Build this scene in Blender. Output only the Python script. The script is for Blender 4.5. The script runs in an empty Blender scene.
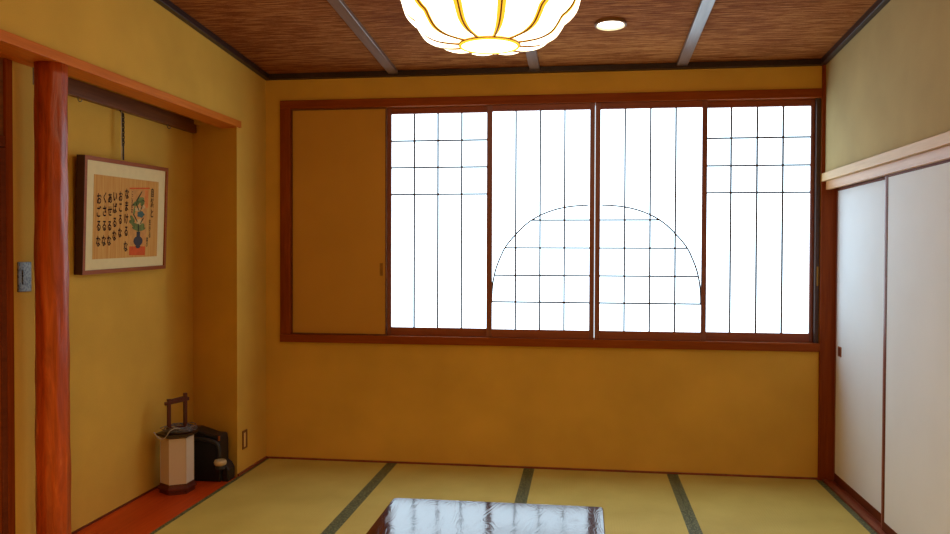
import bpy, bmesh, math, random
from mathutils import Vector, Matrix, Euler
random.seed(7)
sc = bpy.context.scene
COL = sc.collection
PI = math.pi

# ------------------------------------------------------------------ materials
def srgb(r, g, b):
    f = lambda c: (c/255/12.92) if c/255 <= .04045 else ((c/255+.055)/1.055)**2.4
    return (f(r), f(g), f(b), 1)

def new_mat(name):
    m = bpy.data.materials.new(name); m.use_nodes = True
    nt = m.node_tree
    return m, nt, nt.nodes, nt.links, nt.nodes['Principled BSDF']

def coords(nt, scale=(1, 1, 1), kind='Object', rot=(0, 0, 0)):
    tc = nt.nodes.new('ShaderNodeTexCoord'); mp = nt.nodes.new('ShaderNodeMapping')
    mp.inputs['Scale'].default_value = scale
    mp.inputs['Rotation'].default_value = rot
    nt.links.new(tc.outputs[kind], mp.inputs['Vector'])
    return mp.outputs['Vector']

def noise(nt, vec, scale, detail=4, rough=.6, dist=0):
    n = nt.nodes.new('ShaderNodeTexNoise')
    n.inputs['Scale'].default_value = scale; n.inputs['Detail'].default_value = detail
    n.inputs['Roughness'].default_value = rough; n.inputs['Distortion'].default_value = dist
    nt.links.new(vec, n.inputs['Vector'])
    return n.outputs['Fac']

def ramp(nt, fac, stops):
    r = nt.nodes.new('ShaderNodeValToRGB')
    e = r.color_ramp.elements
    while len(e) < len(stops): e.new(.5)
    for i, (p, c) in enumerate(stops): e[i].position = p; e[i].color = c
    nt.links.new(fac, r.inputs['Fac'])
    return r.outputs['Color']

def bump(nt, h, strength, dist, bsdf):
    b = nt.nodes.new('ShaderNodeBump')
    b.inputs['Strength'].default_value = strength; b.inputs['Distance'].default_value = dist
    nt.links.new(h, b.inputs['Height']); nt.links.new(b.outputs['Normal'], bsdf.inputs['Normal'])

def plain(name, c, rough=.6, metal=0, var=.12, scale=30, spec=.5):
    m, nt, N, L, b = new_mat(name)
    f = noise(nt, coords(nt), scale)
    lo = tuple(x*(1-var) for x in c[:3])+(1,); hi = tuple(min(1, x*(1+var)) for x in c[:3])+(1,)
    L.new(ramp(nt, f, [(.3, lo), (.7, hi)]), b.inputs['Base Color'])
    b.inputs['Roughness'].default_value = rough; b.inputs['Metallic'].default_value = metal
    b.inputs['Specular IOR Level'].default_value = spec
    return m

def wood(name, c1, c2, axis='X', rough=.45, fine=60, coarse=7, spec=.4, bmp=.15):
    m, nt, N, L, b = new_mat(name)
    s = {'X': (.06, 1, 1), 'Y': (1, .06, 1), 'Z': (1, 1, .06)}[axis]
    v = coords(nt, s)
    f1 = noise(nt, v, coarse, 5, .6, .6); f2 = noise(nt, v, fine, 3, .6)
    mx = N.new('ShaderNodeMath'); mx.operation = 'ADD'; mx.inputs[1].default_value = 0
    a = N.new('ShaderNodeMath'); a.operation = 'MULTIPLY'; a.inputs[1].default_value = .55; L.new(f1, a.inputs[0])
    c = N.new('ShaderNodeMath'); c.operation = 'MULTIPLY'; c.inputs[1].default_value = .45; L.new(f2, c.inputs[0])
    L.new(a.outputs[0], mx.inputs[0]); L.new(c.outputs[0], mx.inputs[1])
    L.new(ramp(nt, mx.outputs[0], [(.35, c1), (.65, c2)]), b.inputs['Base Color'])
    b.inputs['Roughness'].default_value = rough; b.inputs['Specular IOR Level'].default_value = spec
    bump(nt, mx.outputs[0], bmp, .002, b)
    return m

def emit(name, c, strength, base=(.8, .8, .8, 1)):
    m, nt, N, L, b = new_mat(name)
    b.inputs['Base Color'].default_value = base; b.inputs['Roughness'].default_value = .9
    b.inputs['Specular IOR Level'].default_value = 0
    b.inputs['Emission Color'].default_value = c; b.inputs['Emission Strength'].default_value = strength
    return m

def plaster(name, c, grain=.10):
    m, nt, N, L, b = new_mat(name)
    v = coords(nt)
    f = noise(nt, v, 2.2, 3, .5); g = noise(nt, v, 190, 3, .7)
    a = N.new('ShaderNodeMath'); a.operation = 'MULTIPLY_ADD'; a.inputs[1].default_value = .35
    L.new(g, a.inputs[0]); L.new(f, a.inputs[2])
    lo = tuple(x*(1-grain) for x in c[:3])+(1,); hi = tuple(min(1, x*(1+grain)) for x in c[:3])+(1,)
    L.new(ramp(nt, a.outputs[0], [(.45, lo), (.9, hi)]), b.inputs['Base Color'])
    b.inputs['Roughness'].default_value = .9; b.inputs['Specular IOR Level'].default_value = .15
    bump(nt, g, .25, .002, b)
    return m

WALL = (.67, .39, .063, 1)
M = {}
M['plaster'] = plaster('ochre_plaster', WALL)
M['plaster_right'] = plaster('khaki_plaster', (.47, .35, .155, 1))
M['wood_trim_x'] = wood('orange_brown_wood', srgb(124, 54, 10), srgb(156, 76, 18), 'X', spec=.12)
M['wood_trim_z'] = wood('orange_brown_wood_upright', srgb(114, 46, 8), srgb(148, 70, 16), 'Z', spec=.12)
M['wood_lintel'] = wood('warm_orange_wood', srgb(188, 98, 24), srgb(216, 122, 34), 'Y', spec=.15)
M['wood_shoji'] = wood('dark_red_wood', srgb(112, 58, 46), srgb(144, 80, 64), 'Z', rough=.35, spec=.5)
M['wood_shoji_x'] = wood('dark_red_wood_flat', srgb(124, 58, 32), srgb(156, 76, 42), 'X', spec=.5)
M['muntin'] = plain('dark_muntin_wood', srgb(70, 48, 44), .6)
M['wood_dark'] = wood('very_dark_wood', srgb(40, 26, 24), srgb(60, 40, 36), 'Y', rough=.4)
M['wood_rail'] = wood('brown_rail_wood', srgb(96, 54, 24), srgb(134, 80, 38), 'Y')
M['wood_pale'] = wood('pale_tan_wood', srgb(200, 154, 92), srgb(218, 176, 112), 'Y', rough=.5)
M['wood_peach'] = wood('peach_wood', srgb(188, 130, 72), srgb(208, 152, 92), 'Y', rough=.4)
M['wood_sill'] = wood('reddish_sill_wood', srgb(110, 50, 30), srgb(150, 78, 50), 'Y', rough=.4)
M['wood_floor'] = wood('red_orange_floor_wood', srgb(172, 56, 10), srgb(198, 74, 16), 'Y', rough=.45, spec=.2, bmp=.05)
M['fusuma_rail'] = wood('dark_brown_rail', srgb(92, 40, 16), srgb(116, 54, 24), 'Y', rough=.6, spec=.2)
M['stile'] = wood('pinkish_brown_stile', srgb(120, 62, 50), srgb(152, 88, 72), 'Z', rough=.4)
M['batten'] = wood('grey_brown_batten', srgb(92, 74, 66), srgb(124, 102, 92), 'Y', rough=.3, spec=.6)
M['panel_paper'] = plaster('ochre_panel_paper', (.58, .30, .05, 1), .06)
M['fusuma_paper'] = plaster('cream_fusuma_paper', (.80, .83, .86, 1), .03)
M['brass'] = plain('old_brass', srgb(150, 112, 50), .4, .6)
M['copper'] = plain('copper_brown_pull', srgb(150, 80, 30), .45, .3)
M['shoji_paper'] = emit('backlit_shoji_paper', (.62, .84, 1.0, 1), 3.4)
M['lamp_white'] = emit('glowing_lamp_shade', (1, .80, .50, 1), 4.5)
M['lamp_rim_glow'] = emit('painted_yellow_glow', (1, .50, .03, 1), 1.1, (.5, .3, .05, 1))  # overexposed glow beside the ribs, put into the shade's colour
M['lamp_rib'] = plain('brown_lamp_rib', srgb(120, 78, 24), .5)
M['bulb'] = emit('downlight_bulb', (1, .9, .7, 1), 9)
M['downlight_ring'] = plain('cream_enamel', srgb(220, 205, 170), .4)
M['black'] = plain('black_plastic', srgb(14, 12, 15), .45, var=.1)
M['charcoal'] = plain('charcoal_rubber', srgb(36, 34, 38), .5)
M['lacquer_dark'] = plain('black_brown_lacquer', srgb(38, 18, 12), .3)
M['lantern_wood'] = wood('dark_red_lantern_wood', srgb(66, 22, 12), srgb(96, 34, 20), 'Z', rough=.35)
M['lantern_paper'] = plaster('unlit_lantern_paper', (.62, .50, .38, 1), .05)
M['cord'] = plain('pale_grey_cord', srgb(178, 170, 160), .6)
M['cord_dark'] = plain('grey_cord', srgb(104, 100, 104), .6, var=.5, scale=60)
M['cream'] = plain('cream_plastic', srgb(196, 170, 126), .4, var=.1)
M['beige_plate'] = plain('beige_plate', srgb(236, 196, 120), .5, var=.05)
M['brown_plate'] = plain('brown_plate', srgb(120, 72, 26), .5, var=.05)
M['frame_wood'] = wood('red_brown_frame', srgb(138, 70, 32), srgb(166, 92, 46), 'Y', rough=.5, spec=.2)
M['frame_side'] = plain('dark_purple_frame_side', srgb(66, 26, 34), .4)
M['mat_board'] = plain('cream_mat_board', srgb(232, 214, 160), .8, var=.03)
M['ink'] = plain('black_ink', srgb(40, 26, 22), .9)
M['chrome'] = plain('dull_steel', srgb(150, 140, 128), .35, .8)
M['alu'] = plain('aluminium_sash', srgb(170, 172, 176), .4, .7)

def mk_ceiling():
    m, nt, N, L, b = new_mat('woven_bark_ceiling')
    v = coords(nt, (.5, 9, 1))
    f = noise(nt, v, 9, 6, .75, .3); g = noise(nt, coords(nt, (1.2, 30, 1)), 7, 4, .7)
    big = noise(nt, coords(nt, (1, .8, 1)), 1.1, 2, .5)
    a = N.new('ShaderNodeMath'); a.operation = 'MULTIPLY_ADD'; a.inputs[1].default_value = .6
    L.new(g, a.inputs[0]); L.new(f, a.inputs[2])
    c = N.new('ShaderNodeMath'); c.operation = 'MULTIPLY_ADD'; c.inputs[1].default_value = .25
    L.new(big, c.inputs[0]); L.new(a.outputs[0], c.inputs[2])
    L.new(ramp(nt, c.outputs[0], [(.62, srgb(76, 36, 12)), (.92, srgb(126, 66, 26)), (1.0, srgb(168, 108, 56))]), b.inputs['Base Color'])
    b.inputs['Roughness'].default_value = .85; b.inputs['Specular IOR Level'].default_value = .06
    bump(nt, a.outputs[0], .6, .006, b)
    return m
M['ceiling'] = mk_ceiling()

def mk_tatami():
    m, nt, N, L, b = new_mat('tatami_rush')
    v = coords(nt)
    f = noise(nt, v, 3, 3, .5); g = noise(nt, coords(nt, (2, 40, 1)), 14, 3, .7)
    w = N.new('ShaderNodeTexWave'); w.bands_direction = 'X'; w.inputs['Scale'].default_value = 22
    w.inputs['Distortion'].default_value = .3; L.new(v, w.inputs['Vector'])
    a = N.new('ShaderNodeMath'); a.operation = 'MULTIPLY_ADD'; a.inputs[1].default_value = .5
    L.new(g, a.inputs[0]); L.new(f, a.inputs[2])
    L.new(ramp(nt, a.outputs[0], [(.5, (.47, .36, .075, 1)), (1.0, (.60, .48, .12, 1))]), b.inputs['Base Color'])
    b.inputs['Roughness'].default_value = .6; b.inputs['Specular IOR Level'].default_value = .35
    h = N.new('ShaderNodeMath'); h.operation = 'MULTIPLY_ADD'; h.inputs[1].default_value = .6
    L.new(w.outputs['Fac'], h.inputs[0]); L.new(g, h.inputs[2])
    bump(nt, h.outputs[0], .35, .002, b)
    return m
M['tatami'] = mk_tatami()

def mk_heri():
    m, nt, N, L, b = new_mat('green_tatami_border')
    v = coords(nt)
    w = N.new('ShaderNodeTexVoronoi'); w.inputs['Scale'].default_value = 95; L.new(v, w.inputs['Vector'])
    L.new(ramp(nt, w.outputs['Distance'], [(.25, srgb(128, 132, 88)), (.5, srgb(66, 76, 46))]), b.inputs['Base Color'])
    b.inputs['Roughness'].default_value = .5
    return m
M['heri'] = mk_heri()

def mk_post():
    m, nt, N, L, b = new_mat('rippled_red_log')
    v = coords(nt, (1, 1, .12)); f = noise(nt, v, 22, 5, .65, 1.2)
    L.new(ramp(nt, f, [(.35, srgb(150, 58, 12)), (.62, srgb(190, 82, 22)), (.75, srgb(214, 118, 50))]), b.inputs['Base Color'])
    b.inputs['Roughness'].default_value = .35
    bump(nt, f, .5, .01, b)
    return m
M['post'] = mk_post()

def mk_table():
    m, nt, N, L, b = new_mat('wavy_grain_lacquer')
    v = coords(nt, (1, .35, 1))
    n = noise(nt, v, 6.5, 2, .45, .5)
    mu = N.new('ShaderNodeMath'); mu.operation = 'MULTIPLY'; mu.inputs[1].default_value = 85; L.new(n, mu.inputs[0])
    s = N.new('ShaderNodeMath'); s.operation = 'SINE'; L.new(mu.outputs[0], s.inputs[0])
    L.new(ramp(nt, s.outputs[0], [(.0, srgb(60, 20, 14)), (1.0, srgb(40, 12, 9))]), b.inputs['Base Color'])
    b.inputs['Roughness'].default_value = .09; b.inputs['IOR'].default_value = 1.52
    b.inputs['Specular IOR Level'].default_value = .5
    p = N.new('ShaderNodeMath'); p.operation = 'POWER'; p.inputs[1].default_value = 6
    q = N.new('ShaderNodeMath'); q.operation = 'ABSOLUTE'; L.new(s.outputs[0], q.inputs[0]); L.new(q.outputs[0], p.inputs[0])
    bump(nt, p.outputs[0], .16, .0004, b)
    return m
M['table'] = mk_table()

def mk_art():
    m, nt, N, L, b = new_mat('orange_tan_art_paper')
    v = coords(nt, (1, 45, 1.5)); f = noise(nt, v, 1.5, 3, .6)
    L.new(ramp(nt, f, [(.35, srgb(204, 140, 62)), (.65, srgb(218, 168, 88))]), b.inputs['Base Color'])
    b.inputs['Roughness'].default_value = .85
    return m
M['art'] = mk_art()
M['art_orange'] = plain('orange_red_paint', srgb(214, 88, 30), .85)
M['art_wash'] = plain('pale_orange_wash', srgb(208, 148, 78), .85)
M['art_wash2'] = plain('light_orange_paint', srgb(220, 128, 60), .85)
M['art_dark'] = plain('dark_green_ink', srgb(56, 60, 36), .85)
M['art_green'] = plain('leaf_green_paint', srgb(110, 122, 60), .85, var=.4)
M['art_teal'] = plain('blue_green_paint', srgb(70, 100, 98), .85)
M['art_vase'] = plain('slate_vase_paint', srgb(58, 56, 66), .85)
M['art_petal'] = plain('pale_petal_paint', srgb(206, 176, 120), .85)

def mk_switch():
    m, nt, N, L, b = new_mat('grey_patterned_plate')
    w = N.new('ShaderNodeTexVoronoi'); w.inputs['Scale'].default_value = 110; L.new(coords(nt), w.inputs['Vector'])
    L.new(ramp(nt, w.outputs['Distance'], [(.3, srgb(54, 46, 42)), (.6, srgb(112, 102, 88))]), b.inputs['Base Color'])
    b.inputs['Roughness'].default_value = .4; b.inputs['Metallic'].default_value = .3
    return m
M['switch'] = mk_switch()
def mk_glass():
    m, nt, N, L, b = new_mat('window_glass')
    b.inputs['Base Color'].default_value = (.95, .98, 1, 1); b.inputs['Transmission Weight'].default_value = 1
    b.inputs['Roughness'].default_value = .25; b.inputs['IOR'].default_value = 1.45
    return m
M['glass'] = mk_glass()

# ------------------------------------------------------------------ helpers
def obj(name, bm, mat, parent=None, local=False, smooth=False, bev=0, mats=None):
    bmesh.ops.recalc_face_normals(bm, faces=bm.faces)
    me = bpy.data.meshes.new(name)
    if parent is not None and not local:
        q = parent; off = Vector((0, 0, 0))
        while q is not None: off += q.location; q = q.parent
        bmesh.ops.translate(bm, verts=bm.verts, vec=-off)
    bm.to_mesh(me); bm.free()
    for mm in (mats or [mat]): me.materials.append(mm)
    if smooth:
        for p in me.polygons: p.use_smooth = True
    o = bpy.data.objects.new(name, me); COL.objects.link(o)
    if parent is not None: o.parent = parent
    if bev:
        b = o.modifiers.new('bevel', 'BEVEL'); b.width = bev; b.segments = 2; b.limit_method = 'ANGLE'; b.angle_limit = math.radians(40)
    return o

def bx(bm, x0, x1, y0, y1, z0, z1):
    vs = [bm.verts.new((x, y, z)) for x in (x0, x1) for y in (y0, y1) for z in (z0, z1)]
    for f in ((0, 1, 3, 2), (4, 6, 7, 5), (0, 4, 5, 1), (2, 3, 7, 6), (0, 2, 6, 4), (1, 5, 7, 3)):
        bm.faces.new([vs[i] for i in f])
    return vs

def box(*a):
    bm = bmesh.new(); bx(bm, *a); return bm
def boxes(*l):
    bm = bmesh.new()
    for a in l: bx(bm, *a)
    return bm

def CZ(y): return 2.572 - .0664*y       # underside of the sloping ceiling's border
def slope_box(x0, x1, y0, y1, z0, dz=0, bm=None):   # box whose top follows the ceiling
    bm = bm or bmesh.new()
    vs = bx(bm, x0, x1, y0, y1, z0, 9)
    for v in vs:
        if v.co.z > 8: v.co.z = CZ(v.co.y)+dz
    return bm

def tube(bm, pts, r, seg=10, closed=False):
    pts = [Vector(p) for p in pts]; n = len(pts)
    rr = r if isinstance(r, (list, tuple)) else [r]*n
    rings = []; prev = None
    for i, p in enumerate(pts):
        if closed: t = pts[(i+1) % n]-pts[i-1]
        else: t = pts[min(i+1, n-1)]-pts[max(i-1, 0)]
        t.normalize()
        if prev is None:
            u = t.orthogonal().normalized()
        else:
            u = prev-t*prev.dot(t)
            u = u.normalized() if u.length > 1e-6 else t.orthogonal().normalized()
        prev = u; w = t.cross(u)
        rings.append([bm.verts.new(p+(u*math.cos(2*PI*k/seg)+w*math.sin(2*PI*k/seg))*rr[i]) for k in range(seg)])
    for i in range(n if closed else n-1):
        a, b = rings[i], rings[(i+1) % n]
        for k in range(seg): bm.faces.new((a[k], a[(k+1) % seg], b[(k+1) % seg], b[k]))
    if not closed:
        bm.faces.new(rings[0][::-1]); bm.faces.new(rings[-1])
    return bm

def lathe(bm, c, prof, seg=32, rz=0):    # closed profile list of (r,z); r=0 allowed at ends
    rings = []
    for r, z in prof:
        if r < 1e-6: rings.append([bm.verts.new((c[0], c[1], c[2]+z))])
        else: rings.append([bm.verts.new((c[0]+r*math.cos(rz+2*PI*k/seg), c[1]+r*math.sin(rz+2*PI*k/seg), c[2]+z)) for k in range(seg)])
    for a, b in zip(rings, rings[1:]):
        for k in range(seg):
            q = [a[k % len(a)], a[(k+1) % seg % len(a)], b[(k+1) % seg % len(b)], b[k % len(b)]]
            q = list(dict.fromkeys(q))
            if len(q) >= 3: bm.faces.new(q)
    return bm

def thing(name, label, cat, loc, group=None, rot=None):
    o = bpy.data.objects.new(name, None); COL.objects.link(o)
    o.location = loc; o.empty_display_size = .1
    if rot: o.rotation_euler = rot
    o['label'] = label; o['category'] = cat
    if group: o['group'] = group
    return o
def tag(o, label, cat, group=None):
    o['label'] = label; o['category'] = cat
    if group: o['group'] = group
    return o
def struct(o, label=None, cat=None):
    o['kind'] = 'structure'
    if label: o['label'] = label
    if cat: o['category'] = cat
    return o
def structure_root(name, loc, label, cat):
    return struct(thing(name, label, cat, loc))

# ------------------------------------------------------------------ room shell
struct(obj('floor', box(-.6, 3.78, -5.75, 0, -.12, -.05), M['wood_floor']), 'floor beneath the tatami mats', 'floor')
YM = -1.8
struct(obj('wall_back', boxes((-.6, .12, 0, .16, -.05, 2.60), (3.60, 3.78, 0, .16, -.05, 2.60), (.12, 3.60, 0, .16, -.05, .81),
      (.12, 3.60, 0, .16, 2.42, 2.60), (.12, .80, .06, .16, .81, 2.42)), M['plaster']), 'ochre plaster wall around the window', 'wall')
# left wall: flush wall above the lintel, short wall beside the back corner, alcove walls
bm = slope_box(-.12, 0, -5.75, 0, 2.228, .04)
vs = bx(bm, -.45, 0, -.465, 0, -.05, 2.228)
for v in vs:
    if v.co.x < -.4 and v.co.y < -.4: v.co.y = -.267
bx(bm, -.6, -.45, -.3, 0, -.05, 2.40)
bx(bm, -.45, -.12, -.3, 0, 2.2285, 2.40)
vs = bx(bm, -.45, -.12, -.465, -.30, 2.2285, 2.40)
for v in vs:
    if v.co.x < -.4 and v.co.y < -.4: v.co.y = -.32
    elif v.co.y < -.4: v.co.y = -.412
struct(obj('wall_left', bm, M['plaster']), 'ochre plaster wall above and beside the alcove', 'wall')
struct(obj('wall_alcove', boxes((-.45, -.375, -2.11, -.26, -.05, 2.34), (-.45, -.17, -2.24, -2.11, -.05, 2.186), (-.45, -.12, -2.14, -.26, 2.34, 2.40)),
      M['plaster']), 'ochre plaster back and side of the alcove', 'wall')
struct(obj('wall_left', boxes((-.2, -.08, -5.75, -3.28, -.05, 2.228), (-.45, -.2, -3.28, -2.24, -.05, 2.186)), M['plaster']), 'ochre plaster wall beyond the left door', 'wall')
bm = slope_box(3.62, 3.78, -5.75, -.02, 1.856, .04)
slope_box(3.625, 3.78, -.02, 0, 1.856, .04, bm)
bx(bm, 3.62, 3.78, -5.75, -3.62, -.05, 1.856)
bx(bm, 3.73, 3.78, -3.62, 0, -.05, 1.856)
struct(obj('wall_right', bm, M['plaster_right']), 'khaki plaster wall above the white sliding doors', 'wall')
struct(obj('wall_front', slope_box(-.6, 3.78, -5.87, -5.75, -.05, .04), M['plaster']), 'plaster wall behind the viewer', 'wall')
# ceiling
bm = bmesh.new(); vs = bx(bm, -.12, 3.78, -5.87, .16, 0, 1)
for v in vs: v.co.z = CZ(v.co.y)+(.036 if v.co.z < .5 else .12)
struct(obj('ceiling', bm, M['ceiling']), 'sloping ceiling of brown woven bark', 'ceiling')
def slope_bar(name, x0, x1, y0, y1, za, zb, mat, lab):
    bm = bmesh.new(); vs = bx(bm, x0, x1, y0, y1, 0, 1)
    for v in vs: v.co.z = CZ(v.co.y)+(za if v.co.z < .5 else zb)
    return struct(obj(name, bm, mat, bev=.003), lab, 'trim')
slope_bar('trim_1', 0, .035, -5.75, 0, 0, .036, M['wood_dark'], 'dark ceiling border along the left wall')
slope_bar('trim_2', 3.585, 3.62, -5.75, 0, 0, .036, M['wood_dark'], 'dark ceiling border along the right wall')
slope_bar('trim_3', .035, 3.585, -.035, 0, 0, .036, M['wood_dark'], 'dark ceiling border along the window wall')
for n, (xc, w) in enumerate(((.893, 'left'), (1.825, 'middle'), (2.752, 'right'))):
    slope_bar('trim_%d' % (4+n), xc-.033, xc+.033, -5.75, -.035, .014, .036, M['batten'], w+' grey-brown batten running down the ceiling')

# lintel above the alcove, picture rail, corner post, right-hand trim
struct(obj('trim_7', boxes((-.12, .014, -5.75, -.425, 2.186, 2.228), (-.45, -.12, -3.28, -2.11, 2.186, 2.228)), M['wood_lintel'], bev=.002), 'orange wooden lintel across the alcove', 'trim')
struct(obj('trim_8', box(-.3745, -.34, -2.109, -.315, 2.176, 2.256), M['wood_rail'], bev=.002), 'brown picture rail high in the alcove', 'trim')
struct(obj('trim_9', box(3.60, 3.73, -.021, -.0005, -.05, 1.856), M['wood_trim_z'], bev=.002), 'reddish corner post beside the white sliding doors', 'trim')
struct(obj('trim_10', box(3.60, 3.625, -.021, -.0005, 1.906, 2.575), M['wood_trim_z'], bev=.002), 'slim upper length of the corner post', 'trim')
struct(obj('trim_11', box(3.600, 3.62, -5.75, -.021, 1.856, 1.906), M['wood_pale'], bev=.002), 'pale wooden rail above the white sliding doors', 'trim')
struct(obj('trim_12', boxes((3.625, 3.73, -3.62, -.022, 1.815, 1.856), (3.625, 3.65, -3.62, -.022, 1.805, 1.815)), M['wood_peach'], bev=.001), 'peach wooden head track of the white sliding doors', 'trim')
struct(obj('trim_13', boxes((3.623, 3.73, -3.62, -.022, -.05, .002), (3.623, 3.652, -3.62, -.022, .002, .012), (3.681, 3.685, -3.62, -.022, .002, .010), (3.714, 3.73, -3.62, -.022, .002, .012)),
      M['wood_sill'], bev=.001), 'reddish grooved floor track of the sliding doors', 'trim')
struct(obj('baseboard_back', box(.001, 3.60, -.008, 0, -.05, .012), M['wood_sill']), 'thin reddish strip at the foot of the window wall', 'baseboard')
struct(obj('baseboard_left', box(0, .012, -.465, -.009, .001, .016), M['wood_sill']), 'dark strip at the foot of the short wall by the outlet', 'baseboard')
# alcove floor
struct(obj('floor_alcove', box(-.375, .0, -2.109, -.29, -.05, .0), M['wood_floor'], bev=.002), 'red-orange wooden alcove floor', 'floor')
struct(obj('baseboard_alcove', boxes((-.375, -.367, -2.109, -.30, 0, .010)), M['fusuma_rail']), 'dark strip at the foot of the alcove wall', 'baseboard')

# tatami mats: four in view along the window wall
edges = [.001, .883, 1.8, 2.713, 3.622]
who = ['tatami mat beside the alcove, leftmost of those along the window wall',
       'tatami mat second from the alcove, partly behind the low table',
       'tatami mat third from the alcove, beyond the right half of the low table',
       'tatami mat beside the white sliding doors, rightmost along the window wall']
for k in range(4):
    a, b = edges[k]+.0006, edges[k+1]-.0006
    if k == 0: a += .0
    t = thing('tatami_mat', who[k], 'tatami mat', ((a+b)/2, -.9, -.05), 'tatami mats along the window wall')
    wl = .024 if k == 0 else .034
    obj('rush_surface', box(a+wl, b-.034, YM+.001, -.009, -.05, .0), M['tatami'], t)
    for s in (0, 1):
        x0, x1 = (a, a+wl) if s == 0 else (b-.034, b)
        obj('cloth_border', box(x0, x1, YM+.001, -.009, -.05, .0006), M['heri'], t)
# rest of the matting, toward and under the viewer
t = structure_root('floor', (1.8, -3.8, -.05), 'tatami floor under the low table', 'floor')
for k in range(4):
    a, b = edges[k], edges[k+1]
    obj('rush_surface', box(a+.034, b-.034, -5.75, YM, -.05, 0), M['tatami'], t)
    obj('cloth_border', boxes((a, a+.034, -5.75, YM, -.05, .0006), (b-.034, b, -5.75, YM, -.05, .0006)), M['heri'], t)

# ------------------------------------------------------------------ log post of the alcove
bm = bmesh.new(); seg = 40; rings = []
for i in range(49):
    z = -.05 + 2.236*i/48
    ring = []
    for k in range(seg):
        a = 2*PI*k/seg
        r = .0600+.005*(1-z/2.2)+.0022*math.sin(9*a+2.3*z+1.2*math.sin(5*z))+.0018*math.sin(17*a-6*z)+.0012*math.sin(23*z+5*a)
        ring.append(bm.verts.new((-.052+r*math.cos(a), -2.160+r*math.sin(a), z)))
    rings.append(ring)
for a_, b_ in zip(rings, rings[1:]):
    for k in range(seg): bm.faces.new((a_[k], a_[(k+1) % seg], b_[(k+1) % seg], b_[k]))
bm.faces.new(rings[0][::-1]); bm.faces.new(rings[-1])
tag(obj('alcove_post', bm, M['post'], smooth=True), 'polished reddish log post with rippled grain in front of the alcove', 'post')

# ------------------------------------------------------------------ door on the far left, switch
struct(obj('trim_14', box(-.2, -.163, -2.279, -2.2405, -.05, 2.185), M['wood_trim_z'], bev=.002), 'reddish jamb left of the log post', 'trim')
struct(obj('trim_15', box(-.2, -.166, -3.28, -2.280, 1.828, 1.874), M['fusuma_rail'], bev=.002), 'dark header over the left door', 'trim')
d = structure_root('door_3', (-.18, -2.8, 0), 'reddish wooden sliding door at the left edge', 'door')
obj('door_panel', box(-.185, -.172, -3.25, -2.308, .05, 1.78), M['wood_trim_z'], d)
obj('door_frame', boxes((-.19, -.165, -2.308, -2.280, .0, 1.824), (-.19, -.165, -3.27, -3.25, 0, 1.824), (-.19, -.165, -3.25, -2.308, 0, .05), (-.19, -.165, -3.25, -2.308, 1.78, 1.824)), M['fusuma_rail'], d, bev=.002)
w = structure_root('window_2', (-.18, -2.8, 1.87), 'brown transom panel above the left door', 'transom')
obj('transom_panel', box(-.195, -.175, -3.26, -2.280, 1.875, 2.184), M['wood_rail'], w)
s = thing('light_switch', 'grey patterned switch plate on the wall strip left of the log post', 'light switch', (-.17, -2.17, 1.24))
obj('switch_plate', box(-.1695, -.162, -2.215, -2.135, 1.240, 1.365), M['switch'], s, bev=.002)
obj('switch_button', box(-.162, -.159, -2.192, -2.160, 1.272, 1.333), M['switch'], s, bev=.001)

# ------------------------------------------------------------------ window trim (setting)
w1 = structure_root('window_1', (1.85, 0, .80), 'wide window with reddish wooden surround', 'window')
obj('window_head', box(.106, 3.60, -.018, .075, 2.376, 2.432), M['wood_trim_x'], w1, bev=.003)
obj('window_sill', box(.106, 3.60, -.024, .075, .800, .853), M['wood_trim_x'], w1, bev=.003)
obj('window_jamb', box(.106, .177, -.018, .075, .853, 2.376), M['wood_trim_z'], w1, bev=.003)
j = obj('window_jamb', box(3.573, 3.5995, .0, .075, .853, 2.376), M['muntin'], w1, bev=.002)
j['label'] = 'dark grey-brown right jamb'
obj('latch', box(3.582, 3.592, -.004, .0, 1.21, 1.33), M['brass'], j)
bm = boxes((.80, 3.60, .128, .132, .81, 2.42)); obj('window_pane', bm, M['glass'], w1)
obj('window_frame', boxes((.80, .84, .115, .145, .811, 2.419), (3.56, 3.5995, .115, .145, .811, 2.419), (2.24, 2.28, .115, .145, .85, 2.38), (.84, 3.56, .115, .145, .811, .85), (.84, 3.56, .115, .145, 2.38, 2.419)), M['alu'], w1)

# solid sliding panel at the left end of the window
p = thing('sliding_panel', 'plain ochre sliding panel at the left end of the window opening', 'sliding panel', (.5, .03, .854))
obj('panel_face', box(.186, .828, .014, .040, .862, 2.366), M['panel_paper'], p)
obj('panel_edge', boxes((.178, .186, .012, .042, .854, 2.375), (.828, .834, .012, .042, .854, 2.375), (.186, .828, .012, .042, .854, .862), (.186, .828, .012, .042, 2.366, 2.375)), M['wood_rail'], p)
def pull(x, h=.085, wd=.022, yy=.014, mat='brass'):
    fr = obj('pull', boxes((x-wd/2, x-wd/2+.003, yy-.003, yy, 1.295-h/2, 1.295+h/2), (x+wd/2-.003, x+wd/2, yy-.003, yy, 1.295-h/2, 1.295+h/2),
        (x-wd/2+.003, x+wd/2-.003, yy-.003, yy, 1.295-h/2, 1.298-h/2), (x-wd/2+.003, x+wd/2-.003, yy-.003, yy, 1.292+h/2, 1.295+h/2), (x-wd/2+.003, x+wd/2-.003, yy-.001, yy, 1.298-h/2, 1.292+h/2)), M[mat], p)
    return fr
pull(.803).__setitem__('label', 'brass finger pull at the right edge')
pull(.232, mat='panel_paper').__setitem__('label', 'ochre papered finger pull at the left edge')

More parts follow.
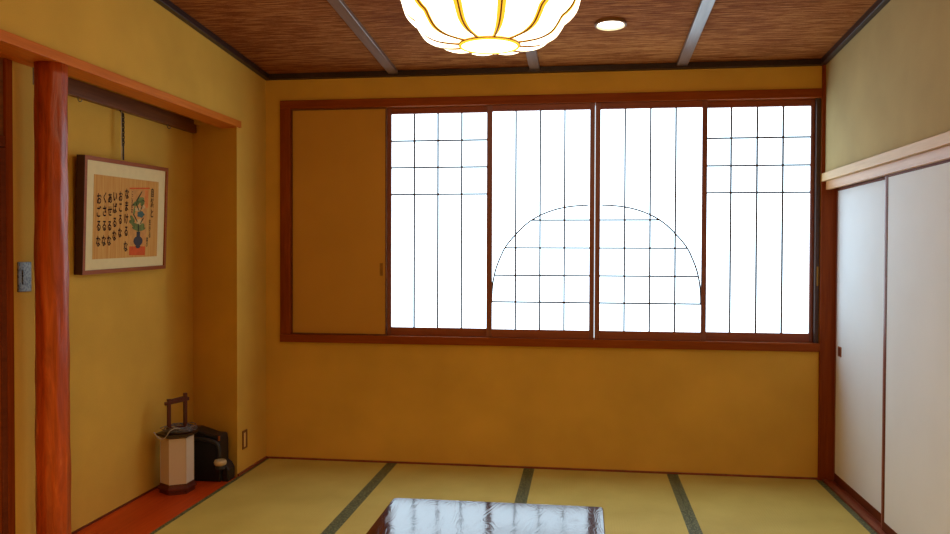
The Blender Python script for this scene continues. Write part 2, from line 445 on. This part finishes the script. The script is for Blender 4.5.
# ------------------------------------------------------------------ shoji screens
def shoji(label, x0, x1, px0, px1, yf, mx, mz=(), arc=None, zlines=()):
    t = thing('shoji_screen', label, 'shoji screen', ((x0+x1)/2, yf+.014, .854), 'shoji screens in the window')
    y0, y1 = yf, yf+.026
    z0, z1 = .854, 2.375; pz0, pz1 = .908, 2.334
    obj('stile', box(x0, px0, y0, y1, z0, z1), M['wood_shoji'], t, bev=.0015)
    obj('stile', box(px1, x1, y0, y1, z0, z1), M['wood_shoji'], t, bev=.0015)
    obj('rail', box(px0, px1, y0, y1, pz1, z1), M['wood_shoji_x'], t, bev=.0015)
    obj('rail', box(px0, px1, y0, y1, z0, pz0), M['wood_shoji_x'], t, bev=.0015)
    obj('paper', box(px0, px1, y0+.0185, y0+.020, pz0, pz1), M['shoji_paper'], t)
    h = .0050
    bm = bmesh.new()
    for x in mx: bx(bm, x-h, x+h, y0+.006, y0+.0185, pz0, pz1)
    for z in mz: bx(bm, px0, px1, y0+.007, y0+.0185, z-h, z+h)
    for z, xa, xb in zlines: bx(bm, xa, xb, y0+.007, y0+.0185, z-h, z+h)
    obj('lattice', bm, M['muntin'], t)
    if arc:
        # curved strip of half the moon
        cx, sg = arc
        P = [(0, 1.719), (.10, 1.7165), (.19, 1.706), (.27, 1.687), (.35, 1.656), (.41, 1.622), (.46, 1.583), (.51, 1.532), (.552, 1.485), (.587, 1.435), (.615, 1.375), (.64, 1.31), (.655, 1.25), (.664, 1.19), (.668, 1.13), (.669, 1.085)]
        pts = []
        for i in range(len(P)-1):
            p0, p1, p2, p3 = P[max(i-1, 0)], P[i], P[i+1], P[min(i+2, len(P)-1)]
            for q in range(4):
                u = q/4
                f = lambda a, b, c, d: .5*((2*b)+(-a+c)*u+(2*a-5*b+4*c-d)*u*u+(-a+3*b-3*c+d)*u**3)
                pts.append((f(p0[0], p1[0], p2[0], p3[0]), f(p0[1], p1[1], p2[1], p3[1])))
        pts.append(P[-1])
        pts = [q for q in pts if (q[0] > .02)]
        bm = bmesh.new(); prev = None
        for i, (u, z) in enumerate(pts):
            a = Vector(pts[max(i-1, 0)]); b = Vector(pts[min(i+1, len(pts)-1)])
            tn = (b-a).normalized(); nn = Vector((tn.y, -tn.x))*.0044
            row = []
            for s_ in (-1, 1):
                for y in (y0+.005, y0+.0185):
                    row.append(bm.verts.new((cx+sg*(u+nn.x*s_), y, z+nn.y*s_)))
            if prev:
                for i0, i1 in ((0, 1), (1, 3), (3, 2), (2, 0)): bm.faces.new((prev[i0], prev[i1], row[i1], row[i0]))
            else: bm.faces.new((row[0], row[1], row[3], row[2]))
            prev = row
        bm.faces.new((prev[0], prev[2], prev[3], prev[1]))
        obj('curved_strip', bm, M['muntin'], t)
    return t
A = 2.216
shoji('leftmost paper shoji screen with small panes on top, beside the ochre panel', .836, 1.541, .865, 1.512, .034, (1.02, 1.18, 1.34), (2.155, 1.977, 1.798))
zl = [(1.623, .412), (1.442, .583), (1.262, .652), (1.087, .669)]
shoji('middle paper shoji screen holding the left half of the arch pattern', 1.512, 2.212, 1.549, 2.181, .004, (1.703, 1.862, 2.02), (), (A, -1), [(z, max(1.549, A-e), 2.181) for z, e in zl])
shoji('middle paper shoji screen holding the right half of the arch pattern', 2.2175, 2.917, 2.249, 2.885, .004, (2.405, 2.565, 2.723), (), (A, 1), [(z, 2.249, min(2.885, A+e)) for z, e in zl])
shoji('rightmost paper shoji screen with small panes on top, beside the corner post', 2.887, 3.572, 2.919, 3.549, .034, (3.069, 3.228, 3.385), (2.142, 1.967, 1.796))

# ------------------------------------------------------------------ fusuma doors on the right
def fusuma(n, xf, y0, y1, label, pully):
    d = structure_root('door_%d' % n, (xf+.01, (y0+y1)/2, .003), label, 'sliding door')
    xb = xf+.02; zt = 1.81; st = .018
    obj('door_panel', box(xf+.003, xb-.003, y0+st, y1-st, .055, 1.795), M['fusuma_paper'], d)
    obj('stile', box(xf, xb, y0, y0+st, .003, zt), M['stile'], d, bev=.002)
    e_ = obj('stile', box(xf, xb, y1-st, y1, .003, zt), M['stile'], d, bev=.002)
    if n == 2: obj('stile_shade', box(xf+.001, xf+.0035, y1-st-.020, y1-st, .055, 1.795), M['fusuma_rail'], d)  # dark strip painted as the shaded half of the lit pink stile
    obj('rail', box(xf, xb, y0+st, y1-st, .003, .055), M['fusuma_rail'], d, bev=.002)
    obj('rail', box(xf, xb, y0+st, y1-st, 1.795, zt), M['fusuma_rail'], d, bev=.002)
    h = obj('pull', box(xf-.0005, xf+.004, pully-.03, pully+.03, .785, .845), M['copper'], d, bev=.001)
    obj('pull_recess', box(xf-.001, xf-.0003, pully-.021, pully+.021, .792, .838), M['fusuma_rail'], h)
fusuma(1, 3.688, -.945, -.023, 'white papered sliding door next to the corner post', -.115)
fusuma(2, 3.656, -1.845, -.922, 'white papered sliding door nearest the right edge', -1.78)
fusuma(4, 3.688, -2.77, -1.82, 'white papered sliding door beyond the right edge of view', -2.0)
fusuma(5, 3.656, -3.615, -2.75, 'white papered sliding door nearest the viewer', -3.5)

# ------------------------------------------------------------------ pendant lamp
LC = Vector((1.792, -2.25, 2.191))
t = thing('pendant_lamp', 'large glowing lotus-shaped pendant lamp with brown ribs and yellow glow painted beside them', 'pendant lamp', LC)
prof = [(.113, .0), (.150, .003), (.195, .011), (.232, .030), (.254, .058), (.270, .084), (.290, .100), (.310, .124), (.322, .160), (.328, .205), (.323, .252), (.302, .295), (.260, .330), (.20, .362), (.12, .378), (.06, .384)]
def cr(P, n=4):
    out = []
    for i in range(len(P)-1):
        p0, p1, p2, p3 = P[max(i-1, 0)], P[i], P[i+1], P[min(i+2, len(P)-1)]
        for q in range(n):
            u = q/n
            out.append(tuple(.5*((2*b)+(-a+c)*u+(2*a-5*b+4*c-d)*u*u+(-a+3*b-3*c+d)*u**3) for a, b, c, d in zip(p0, p1, p2, p3)))
    out.append(P[-1]); return out
pf = cr(prof, 3)
NR = 11; front = math.atan2(-5.254-LC.y, 2.1455-LC.x)
ph0 = front+math.radians(9)
def lp(i, a, off):
    r, z = pf[i]
    p0 = pf[max(i-1, 0)]; p1 = pf[min(i+1, len(pf)-1)]
    tr, tz = p1[0]-p0[0], p1[1]-p0[1]; l = math.hypot(tr, tz) or 1
    nr, nz = tz/l, -tr/l
    return LC+Vector(((r+nr*off)*math.cos(a), (r+nr*off)*math.sin(a), z+nz*off))
for k in range(NR):
    a0 = ph0+2*PI*k/NR; a1 = a0+2*PI/NR
    bm = bmesh.new(); T = [0, .05, .10, .2, .35, .5, .65, .8, .90, .95, 1.0]; rows = []
    for i in range(len(pf)):
        s = i/(len(pf)-1); amp = .016*min(1, s/.22) if s < .75 else .016*(1-s)/.25
        rows.append([bm.verts.new(lp(i, a0+(a1-a0)*tt, amp*math.sin(PI*tt)**.8)) for tt in T])
    for ra, rb in zip(rows, rows[1:]):
        for q in range(len(T)-1):
            f = bm.faces.new((ra[q], ra[q+1], rb[q+1], rb[q]))
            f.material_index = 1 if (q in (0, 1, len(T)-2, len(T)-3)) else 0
    obj('shade_panel', bm, None, t, smooth=True, mats=[M['lamp_white'], M['lamp_rim_glow']])
for k in range(NR):
    a = ph0+2*PI*k/NR
    bm = tube(bmesh.new(), [lp(i, a, .004) for i in range(len(pf))], .0032, 8)
    obj('rib', bm, M['lamp_rib'], t, smooth=True)
bm = lathe(bmesh.new(), LC, [(0, -.010), (.105, -.010), (.105, .002), (0, .002)], 48)
obj('base_disc', bm, M['lamp_white'], t)
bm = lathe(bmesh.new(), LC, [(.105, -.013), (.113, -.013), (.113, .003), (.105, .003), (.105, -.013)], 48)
obj('disc_edge', bm, M['lamp_rim_glow'], t)  # disc rim carries the same painted glow
bm = tube(bmesh.new(), [LC+Vector((.1150*math.cos(2*PI*q/48), .1150*math.sin(2*PI*q/48), -.006)) for q in range(48)], .0026, 8, True)
obj('disc_ring', bm, M['lamp_rib'], t, smooth=True)
bm = lathe(bmesh.new(), LC, [(0, .38), (.065, .38), (.065, .396), (.03, .41), (0, .41)], 32)
obj('cap', bm, M['lamp_rib'], t)
ctop = CZ(LC.y)+.036
obj('cord', tube(bmesh.new(), [LC+Vector((0, 0, .405)), Vector((LC.x, LC.y, ctop-.02))], .004, 8), M['black'], t)
obj('ceiling_rose', lathe(bmesh.new(), (LC.x, LC.y, ctop-.03), [(0, 0), (.05, 0), (.05, .028), (0, .028)], 32), M['lamp_rib'], t)

# ------------------------------------------------------------------ downlight
ang = math.atan(-.0664)
def downlight(x, dy, label, watts):
    t = thing('downlight', label, 'downlight', (x, dy, CZ(dy)+.036), 'ceiling downlights', rot=(ang, 0, 0))
    obj('trim_ring', lathe(bmesh.new(), (0, 0, 0), [(.078, 0), (.086, 0), (.086, -.014), (.080, -.018), (.078, -.018), (.078, 0)], 40), M['lamp_rib'], t, local=True)  # brown outer side paints in the shade on the near lip
    r = obj('reflector', lathe(bmesh.new(), (0, 0, 0), [(.066, -.001), (.0775, -.001), (.0775, -.016), (.074, -.016), (.066, -.001)], 40), M['downlight_ring'], t, local=True)
    obj('bulb', lathe(bmesh.new(), (0, 0, 0), [(0, -.006), (.066, -.006), (.066, -.0005), (0, -.0005)], 40), M['bulb'], t, local=True)
    li = bpy.data.lights.new('downlight_beam', 'SPOT'); li.energy = watts; li.color = (1, .72, .42); li.spot_size = math.radians(146); li.spot_blend = 1; li.shadow_soft_size = .05
    lo_ = bpy.data.objects.new('downlight_beam', li); COL.objects.link(lo_); lo_.parent = t; lo_.location = (0, 0, -.03)
downlight(2.283, -.79, 'round ceiling downlight right of the big pendant lamp, lit', 3)
downlight(1.31, -.79, 'added ceiling downlight, unseen behind the big pendant lamp', 3)  # unseen twin of the visible downlight, added for warm light
downlight(2.295, -4.3, 'added unseen ceiling downlight above the viewer, right', 175)  # added out of view to throw warm light on walls and doors
downlight(1.31, -4.3, 'added unseen ceiling downlight above the viewer, left', 175)  # second added lamp, same warm fill from the left

# ------------------------------------------------------------------ low table
bm = bmesh.new()
X0, X1, Y0, Y1, ZT = 1.322, 2.234, -3.25, -1.798, .33
R_ = .022; pts = []
for cxx, cyy, a0 in ((X1-R_, Y1-R_, 0), (X0+R_, Y1-R_, 90), (X0+R_, Y0+R_, 180), (X1-R_, Y0+R_, 270)):
    for q in range(7):
        a = math.radians(a0+15*q); pts.append((cxx+R_*math.cos(a), cyy+R_*math.sin(a)))
lo = [bm.verts.new((x, y, ZT-.028)) for x, y in pts]; hi = [bm.verts.new((x, y, ZT)) for x, y in pts]
bm.faces.new(hi); bm.faces.new(lo[::-1])
for k in range(len(pts)): bm.faces.new((lo[k], lo[(k+1) % len(pts)], hi[(k+1) % len(pts)], hi[k]))
t = thing('low_table', 'low lacquered table with wavy grain reflecting the window, on the tatami', 'table', (1.778, -2.52, 0))
obj('tabletop', bm, M['table'], t, bev=.004)
obj('apron', boxes((1.40, 2.156, -1.90, -1.875, .235, .302), (1.40, 2.156, -3.17, -3.145, .235, .302), (1.40, 1.425, -3.145, -1.90, .235, .302), (2.131, 2.156, -3.145, -1.90, .235, .302)), M['lacquer_dark'], t, bev=.002)
for lx in (1.365, 2.131):
    for ly in (-3.21, -1.90):
        obj('leg', box(lx, lx+.06, ly, ly+.06, .001, .302), M['lacquer_dark'], t, bev=.006)

# ------------------------------------------------------------------ hexagonal floor lantern
LX, LY = -.222, -.80
t = thing('andon_lantern', 'hexagonal paper floor lantern with dark wooden handle, in the alcove', 'lantern', (LX, LY, 0))
hz = math.radians(30)
def hexa(r, z0, z1, r2=None):
    return lathe(bmesh.new(), (LX, LY, 0), [(0, z0), (r, z0), (r2 or r, z1), (0, z1)], 6, hz)
obj('base', lathe(bmesh.new(), (LX, LY, 0), [(0, .0), (.098, .0), (.098, .018), (.108, .022), (.108, .034), (.097, .046), (.094, .058), (0, .058)], 6, hz), M['lantern_wood'], t)
obj('paper_shade', hexa(.091, .058, .325), M['lantern_paper'], t)
bm = bmesh.new()
for k in range(6):
    a = hz+PI/3*k; x, y = LX+.0915*math.cos(a), LY+.0915*math.sin(a)
    tube(bm, [(x, y, .05), (x, y, .33)], .0024, 6)
obj('corner_strip', bm, M['lantern_paper'], t)
obj('rim', lathe(bmesh.new(), (LX, LY, 0), [(0, .325), (.094, .325), (.116, .338), (.116, .350), (.08, .354), (0, .356)], 6, hz), M['lacquer_dark'], t)
# handle: two uprights and a notched cross bar turned a little to the room
ha = math.radians(48)
hd = Vector((math.cos(ha), math.sin(ha), 0)); hn = Vector((-math.sin(ha), math.cos(ha), 0))
def obox(bm, c, a, b, z0, z1, u0, u1):   # box along direction hd from a..b, thickness u0..u1 along hn
    vs = bx(bm, a, b, u0, u1, z0, z1)
    for v in vs:
        v.co = Vector((c[0], c[1], 0))+hd*v.co.x+hn*v.co.y+Vector((0, 0, v.co.z))
for s in (-1, 1):
    bm = bmesh.new(); obox(bm, (LX, LY), s*.048-.010, s*.048+.010, .352, .548 if s < 0 else .574, -.010, .010)
    obj('handle_post', bm, M['lantern_wood'], t, bev=.002)
bm = bmesh.new(); obox(bm, (LX, LY), -.072, .070, .520, .540, -.012, .012); obox(bm, (LX, LY), -.038, .038, .538, .550, -.009, .009)
for v in bm.verts: v.co.z += ((v.co-Vector((LX, LY, 0))).dot(hd))*.12
obj('handle_bar', bm, M['lantern_wood'], t, bev=.004)
bm = bmesh.new(); obox(bm, (LX, LY), -.052, .052, .368, .382, -.006, .006)
obj('handle_stretcher', bm, M['lantern_wood'], t, bev=.002)
# coiled cord on top of the rim, one loop hanging over its edge
rg = random.Random(3); pts = []
for q in range(260):
    a = q*.27; r = .070+.020*math.sin(q*.071)+.013*math.sin(q*.31)
    pts.append((LX+.012+r*math.cos(a), LY+r*math.sin(a)-.002, .362+.022*(q/260)+.008*math.sin(q*.37)+.004*math.sin(q*1.3)))
obj('cord', tube(bmesh.new(), pts, .0022, 6), M['cord_dark'], t, smooth=True)
vd = Vector((.87, .49, 0))     # along the rim edge that faces the room
c0 = Vector((LX, LY, 0))+Vector((.47, -.88, 0))*.103
pts = [c0+vd*(-.125+.085*q/14)+Vector((0, 0, .378-.045*math.sin(PI*q/14))) for q in range(15)]
pts += [c0+vd*(-.04+.06*math.sin(q*.2))+Vector((-.03, .06, 0))*(q/16)+Vector((0, 0, .378+.012*math.sin(q*.5))) for q in range(16)]
obj('cord', tube(bmesh.new(), pts, .0026, 6), M['cord'], t, smooth=True)

# ------------------------------------------------------------------ black case beside the lantern
t = thing('storage_case', 'black case with a curved tube ending in a pale cap, behind the paper lantern', 'case', (-.15, -.54, 0))
bm = bmesh.new()      # tall body with sloping shoulders
for sect in [0]:
    poly = [(-.262, 0), (-.048, 0), (-.048, .245), (-.055, .285), (-.105, .288), (-.16, .305), (-.215, .322), (-.262, .322)]
    f = [bm.verts.new((x, -.600, z)) for x, z in poly]; b = [bm.verts.new((x, -.480, z)) for x, z in poly]
    bm.faces.new(f); bm.faces.new(b[::-1])
    for k in range(len(poly)): bm.faces.new((f[k], b[k], b[(k+1) % len(poly)], f[(k+1) % len(poly)]))
obj('body', bm, M['black'], t, bev=.010)
bm = bmesh.new()
poly = [(-.048, .0), (-.004, .0), (-.004, .075), (-.022, .105), (-.048, .125)]
f = [bm.verts.new((x, -.585, z)) for x, z in poly]; b = [bm.verts.new((x, -.490, z)) for x, z in poly]
bm.faces.new(f); bm.faces.new(b[::-1])
for k in range(len(poly)): bm.faces.new((f[k], b[k], b[(k+1) % len(poly)], f[(k+1) % len(poly)]))
obj('foot', bm, M['black'], t, bev=.006)
hose = cr([(-.225, -.612, .262), (-.18, -.622, .268), (-.11, -.628, .262), (-.058, -.630, .245), (-.042, -.630, .205), (-.041, -.630, .160)], 6)
obj('curved_tube', tube(bmesh.new(), hose, .012, 12), M['charcoal'], t, smooth=True)
cp = obj('cap', lathe(bmesh.new(), (-.036, -.628, 0), [(0, .112), (.026, .112), (.036, .120), (.038, .134), (.032, .146), (.024, .146), (.020, .138), (0, .138)], 28), M['cream'], t, smooth=True)
cp['label'] = 'pale cream cap'
obj('cap_ring', lathe(bmesh.new(), (-.036, -.628, 0), [(0, .090), (.026, .090), (.030, .095), (.028, .1115), (0, .1115)], 28), M['charcoal'], cp)
obj('catch', box(-.062, -.050, -.604, -.598, .255, .284), M['copper'], t, bev=.001)

# ------------------------------------------------------------------ outlet
t = thing('wall_outlet', 'small beige outlet plate low on the short wall by the back corner', 'outlet', (0, -.355, .15))
obj('plate', box(.0003, .006, -.395, -.322, .152, .270), M['brown_plate'], t, bev=.002)
obj('socket', box(.006, .009, -.380, -.358, .166, .256), M['beige_plate'], t, bev=.001)

# ------------------------------------------------------------------ framed calligraphy, hung leaning forward
FW, FH, TH = .806, .597, .046
roll = math.radians(1.25); tilt = math.atan2(.027, .597)
# local frame: u -> +Y, v -> up, n -> +X
t = thing('framed_calligraphy', 'framed brush calligraphy with a painted flower vase, hanging in the alcove', 'framed picture', (-.326, -1.541, 1.291), rot=(roll, tilt, 0))
def uv(bm, u0, u1, v0, v1, n0, n1): return bx(bm, n0, n1, u0, u1, v0, v1)
fw = .021
bm = bmesh.new()
uv(bm, 0, fw, 0, FH, -TH, 0); uv(bm, FW-fw, FW, 0, FH, -TH, 0); uv(bm, fw, FW-fw, 0, fw, -TH, 0); uv(bm, fw, FW-fw, FH-fw, FH, -TH, 0)
for f in bm.faces:
    f.normal_update()
    f.material_index = 0
    c = f.calc_center_median()
    if abs(f.normal.y) > .9 and (c.y < .001): f.material_index = 1
obj('frame', bm, None, t, local=True, mats=[M['frame_wood'], M['frame_side']])
obj('backing', box(-TH+.002, -.012, fw, FW-fw, fw, FH-fw), M['frame_side'], t, local=True)
obj('mat_board', box(-.012, -.008, fw, FW-fw, fw, FH-fw), M['mat_board'], t, local=True)
AU0, AU1, AV0, AV1 = .088, .712, .076, .508
art = obj('artwork', box(-.008, -.0070, AU0, AU1, AV0, AV1), M['art'], t, local=True)
# paint shapes
def U(px): return AU0+(px-94.8)/(158.8-94.8)*(AU1-AU0)
def V(px, py):   # pixel rows slant a little across the picture
    k = (px-94.8)/64
    top = 174+8*k; bot = 260-3*k
    return AV1-(py-top)/(bot-top)*(AV1-AV0)
def flat(bm, pts, n=-.0066):
    f = [bm.verts.new((n, u, v)) for u, v in pts]; b = [bm.verts.new((-.0072, u, v)) for u, v in pts]
    bm.faces.new(f); 
    for k in range(len(pts)): bm.faces.new((f[k], f[(k+1) % len(pts)], b[(k+1) % len(pts)], b[k]))
def rect(bm, x0, x1, y0, y1, n=-.0066): flat(bm, [(U(x0), V(x0, y0)), (U(x1), V(x1, y0)), (U(x1), V(x1, y1)), (U(x0), V(x0, y1))], n)
def blob(bm, x, y, rx, ry, n=-.0064, rot=0, seg=14, lob=0, amp=0):
    pts = []
    for q in range(seg):
        a = 2*PI*q/seg; r = 1+amp*math.cos(lob*a)
        dx, dy_ = rx*r*math.cos(a), ry*r*math.sin(a)
        X_, Y_ = x+dx*math.cos(rot)-dy_*math.sin(rot), y+dx*math.sin(rot)+dy_*math.cos(rot)
        pts.append((U(X_), V(x, Y_)))
    flat(bm, pts, n)
bm = bmesh.new(); rect(bm, 129.5, 146.5, 190, 246, -.0068); obj('painted_ground', bm, M['art_wash'], art, local=True)
bm = bmesh.new(); rect(bm, 128, 149, 187.4, 188.9); obj('painted_line', bm, M['art_orange'], art, local=True)
bm = bmesh.new(); rect(bm, 144, 147.6, 190, 208); obj('painted_panel', bm, M['art_wash2'], art, local=True)
bm = bmesh.new(); rect(bm, 129, 145.5, 247, 256); obj('painted_stand', bm, M['art_orange'], art, local=True)
bm = bmesh.new()
for x, y, rx, ry, ro in ((139, 200, 4.5, 2.6, -.5), (135, 203.5, 4, 2.4, -.6), (141.5, 203, 2, 3.5, .2), (131.5, 219, 1.6, 4, -.5), (130.5, 222, 2.4, 2, .3), (133.5, 225, 3, 2, .4), (142, 226, 2.2, 2.6, .1), (138, 227, 2.5, 5, 0), (135, 229, 4, 1.6, .4), (142, 229.5, 3.6, 1.4, -.4), (133.2, 211, 1.0, 5, .1)): blob(bm, x, y, rx, ry, -.0062, ro)
obj('painted_leaves', bm, M['art_green'], art, local=True)
bm = bmesh.new(); blob(bm, 140, 214.5, 3.6, 3.2, -.0060, 0, 20, 5, .15); obj('painted_blossom', bm, M['art_teal'], art, local=True)
bm = bmesh.new(); blob(bm, 138.5, 222, 3.0, 2.8, -.0058, 0, 20, 5, .2); blob(bm, 137, 209.5, 3.4, 1.8, -.0058, 0, 20, 5, .2); blob(bm, 142.5, 207, 1.8, 2.0, -.0058, 0, 20, 4, .2); obj('painted_blossom', bm, M['art_petal'], art, local=True)
bm = bmesh.new(); blob(bm, 137.8, 241.5, 4.7, 5.0, -.0056); blob(bm, 137.8, 247, 2.3, 2.0, -.0055); rect(bm, 136.2, 139.6, 232, 238, -.0055); obj('painted_vase', bm, M['art_vase'], art, local=True)
# brush writing
def glyph(bm, ch, u, v, size, n=-.0050):
    cu = bpy.data.curves.new('g', 'FONT'); cu.body = ch; cu.size = 1; cu.extrude = 0; cu.offset = .018; cu.resolution_u = 3
    o = bpy.data.objects.new('g', cu); COL.objects.link(o)
    dg = bpy.context.evaluated_depsgraph_get(); ev = o.evaluated_get(dg)
    me = ev.to_mesh()
    if me and len(me.vertices):
        xs = [q.co.x for q in me.vertices]; ys = [q.co.y for q in me.vertices]
        cx_, cy_ = (min(xs)+max(xs))/2, (min(ys)+max(ys))/2
        idx = [bm.verts.new((n, u+(q.co.x-cx_)*size*.66, v+(q.co.y-cy_)*size*.98)) for q in me.vertices]
        for pl in me.polygons:
            try: bm.faces.new([idx[i] for i in pl.vertices])
            except ValueError: pass
    ev.to_mesh_clear()
    bpy.data.objects.remove(o); bpy.data.curves.remove(cu)
cols = [(99.4, 'おごるな', [198.5, 211.5, 226, 241.7], .064), (104.4, 'くさるな', [197.5, 211, 226, 241], .064), (109.2, 'あせるな', [198, 211, 226, 241], .062),
        (113.9, 'いばるな', [196.5, 208, 222.5, 236], .062), (119.2, 'おこるな', [196, 207.5, 219.5, 233], .060), (125.2, 'なまけるな', [193.5, 206, 219, 231.5, 247], .064),
        (151.8, '自然と', [192.5, 203, 213.5], .056), (149.8, '生きる', [222.5, 229, 235.5], .036), (147.2, '喜び', [240, 245], .028), (130.6, 'こころの花', [193, 197.5, 202, 206.5, 211], .026)]
for px, s_, ys, sz in cols:
    bm = bmesh.new()
    for ch, y in zip(s_, ys): glyph(bm, ch, U(px), V(px, y), sz)
    obj('writing_column', bm, M['ink'], art, local=True)
bm = bmesh.new()
for x, y, rx, ry, ro in ((138, 196, .5, 6, .5), (136.4, 207, .5, 5, -.4), (140.5, 208, .4, 4, .3), (134.4, 218, .5, 5, -.5), (141.2, 221, .5, 4, .5), (137.8, 228, .6, 4, 0), (132, 204.5, 1.6, .5, -.5), (142.4, 200.5, 1.6, .5, .5)): blob(bm, x, y, rx, ry, -.0054, ro)
obj('painted_stems', bm, M['art_dark'], art, local=True)

# hanger: adjustable chain and rod from the rail, and two spare hooks
t = thing('picture_hanger', 'dark hanging chain and rod holding the framed calligraphy', 'hanger', (-.347, -1.075, 1.90))
bm = bmesh.new(); yh = -1.165; xh = -.333
for k in range(13):
    z = 2.150-k*.0135
    pts = []
    for q in range(10):
        a = 2*PI*q/10
        if k % 2: pts.append((xh+.006*math.cos(a), yh, z+.0095*math.sin(a)))
        else: pts.append((xh, yh+.006*math.cos(a), z+.0095*math.sin(a)))
    tube(bm, pts, .0030, 6, True)
obj('chain', bm, M['black'], t)
obj('chain', tube(bmesh.new(), [(xh, yh-.016, 2.165), (xh, yh-.016, 1.905)], .0026, 6), M['chrome'], t)
obj('rod', tube(bmesh.new(), [(xh, yh, 1.985), (xh, yh, 1.905)], .0045, 8), M['black'], t)
obj('hook', tube(bmesh.new(), [(-.352, yh, 2.176), (-.345, yh, 2.165), (xh, yh, 2.158)], .0035, 8), M['black'], t)
def hook(y, lab):
    h = tube(bmesh.new(), [(-.352, y, 2.177), (-.352, y, 2.165), (-.346, y, 2.155), (-.336, y, 2.154), (-.331, y, 2.163)], .0030, 8)
    tag(obj('rail_hook', h, M['chrome'], smooth=True), lab, 'hook', 'spare hooks on the picture rail')
hook(-1.53, 'small metal hook on the picture rail, near the log post')
hook(-.66, 'small metal hook on the picture rail, at its far right end')

# ------------------------------------------------------------------ camera, world, view
f_px = 806.19; yaw, pit, rol = .1340, -.0178, .0033
P_ = Vector((2.1455, -5.2543, 1.4097))
fwv = Vector((-math.sin(yaw)*math.cos(pit), math.cos(yaw)*math.cos(pit), math.sin(pit)))
rt = Vector((math.cos(yaw), math.sin(yaw), 0)); up = rt.cross(fwv)
r2 = rt*math.cos(rol)+up*math.sin(rol); u2 = -rt*math.sin(rol)+up*math.cos(rol)
cam = bpy.data.cameras.new('camera'); co = bpy.data.objects.new('camera', cam); COL.objects.link(co)
mw = Matrix((r2, u2, -fwv)).transposed().to_4x4(); mw.translation = P_
co.matrix_world = mw
cam.sensor_fit = 'HORIZONTAL'; cam.sensor_width = 36; cam.lens = f_px/950*36; cam.clip_start = .02
sc.camera = co

wd = bpy.data.worlds.new('daylight'); sc.world = wd; wd.use_nodes = True
bg = wd.node_tree.nodes['Background']; bg.inputs[0].default_value = (.85, .94, 1, 1); bg.inputs[1].default_value = 1.0
sc.view_settings.view_transform = 'Standard'; sc.view_settings.look = 'None'; sc.view_settings.gamma = 1
sc.view_settings.exposure = 0.22
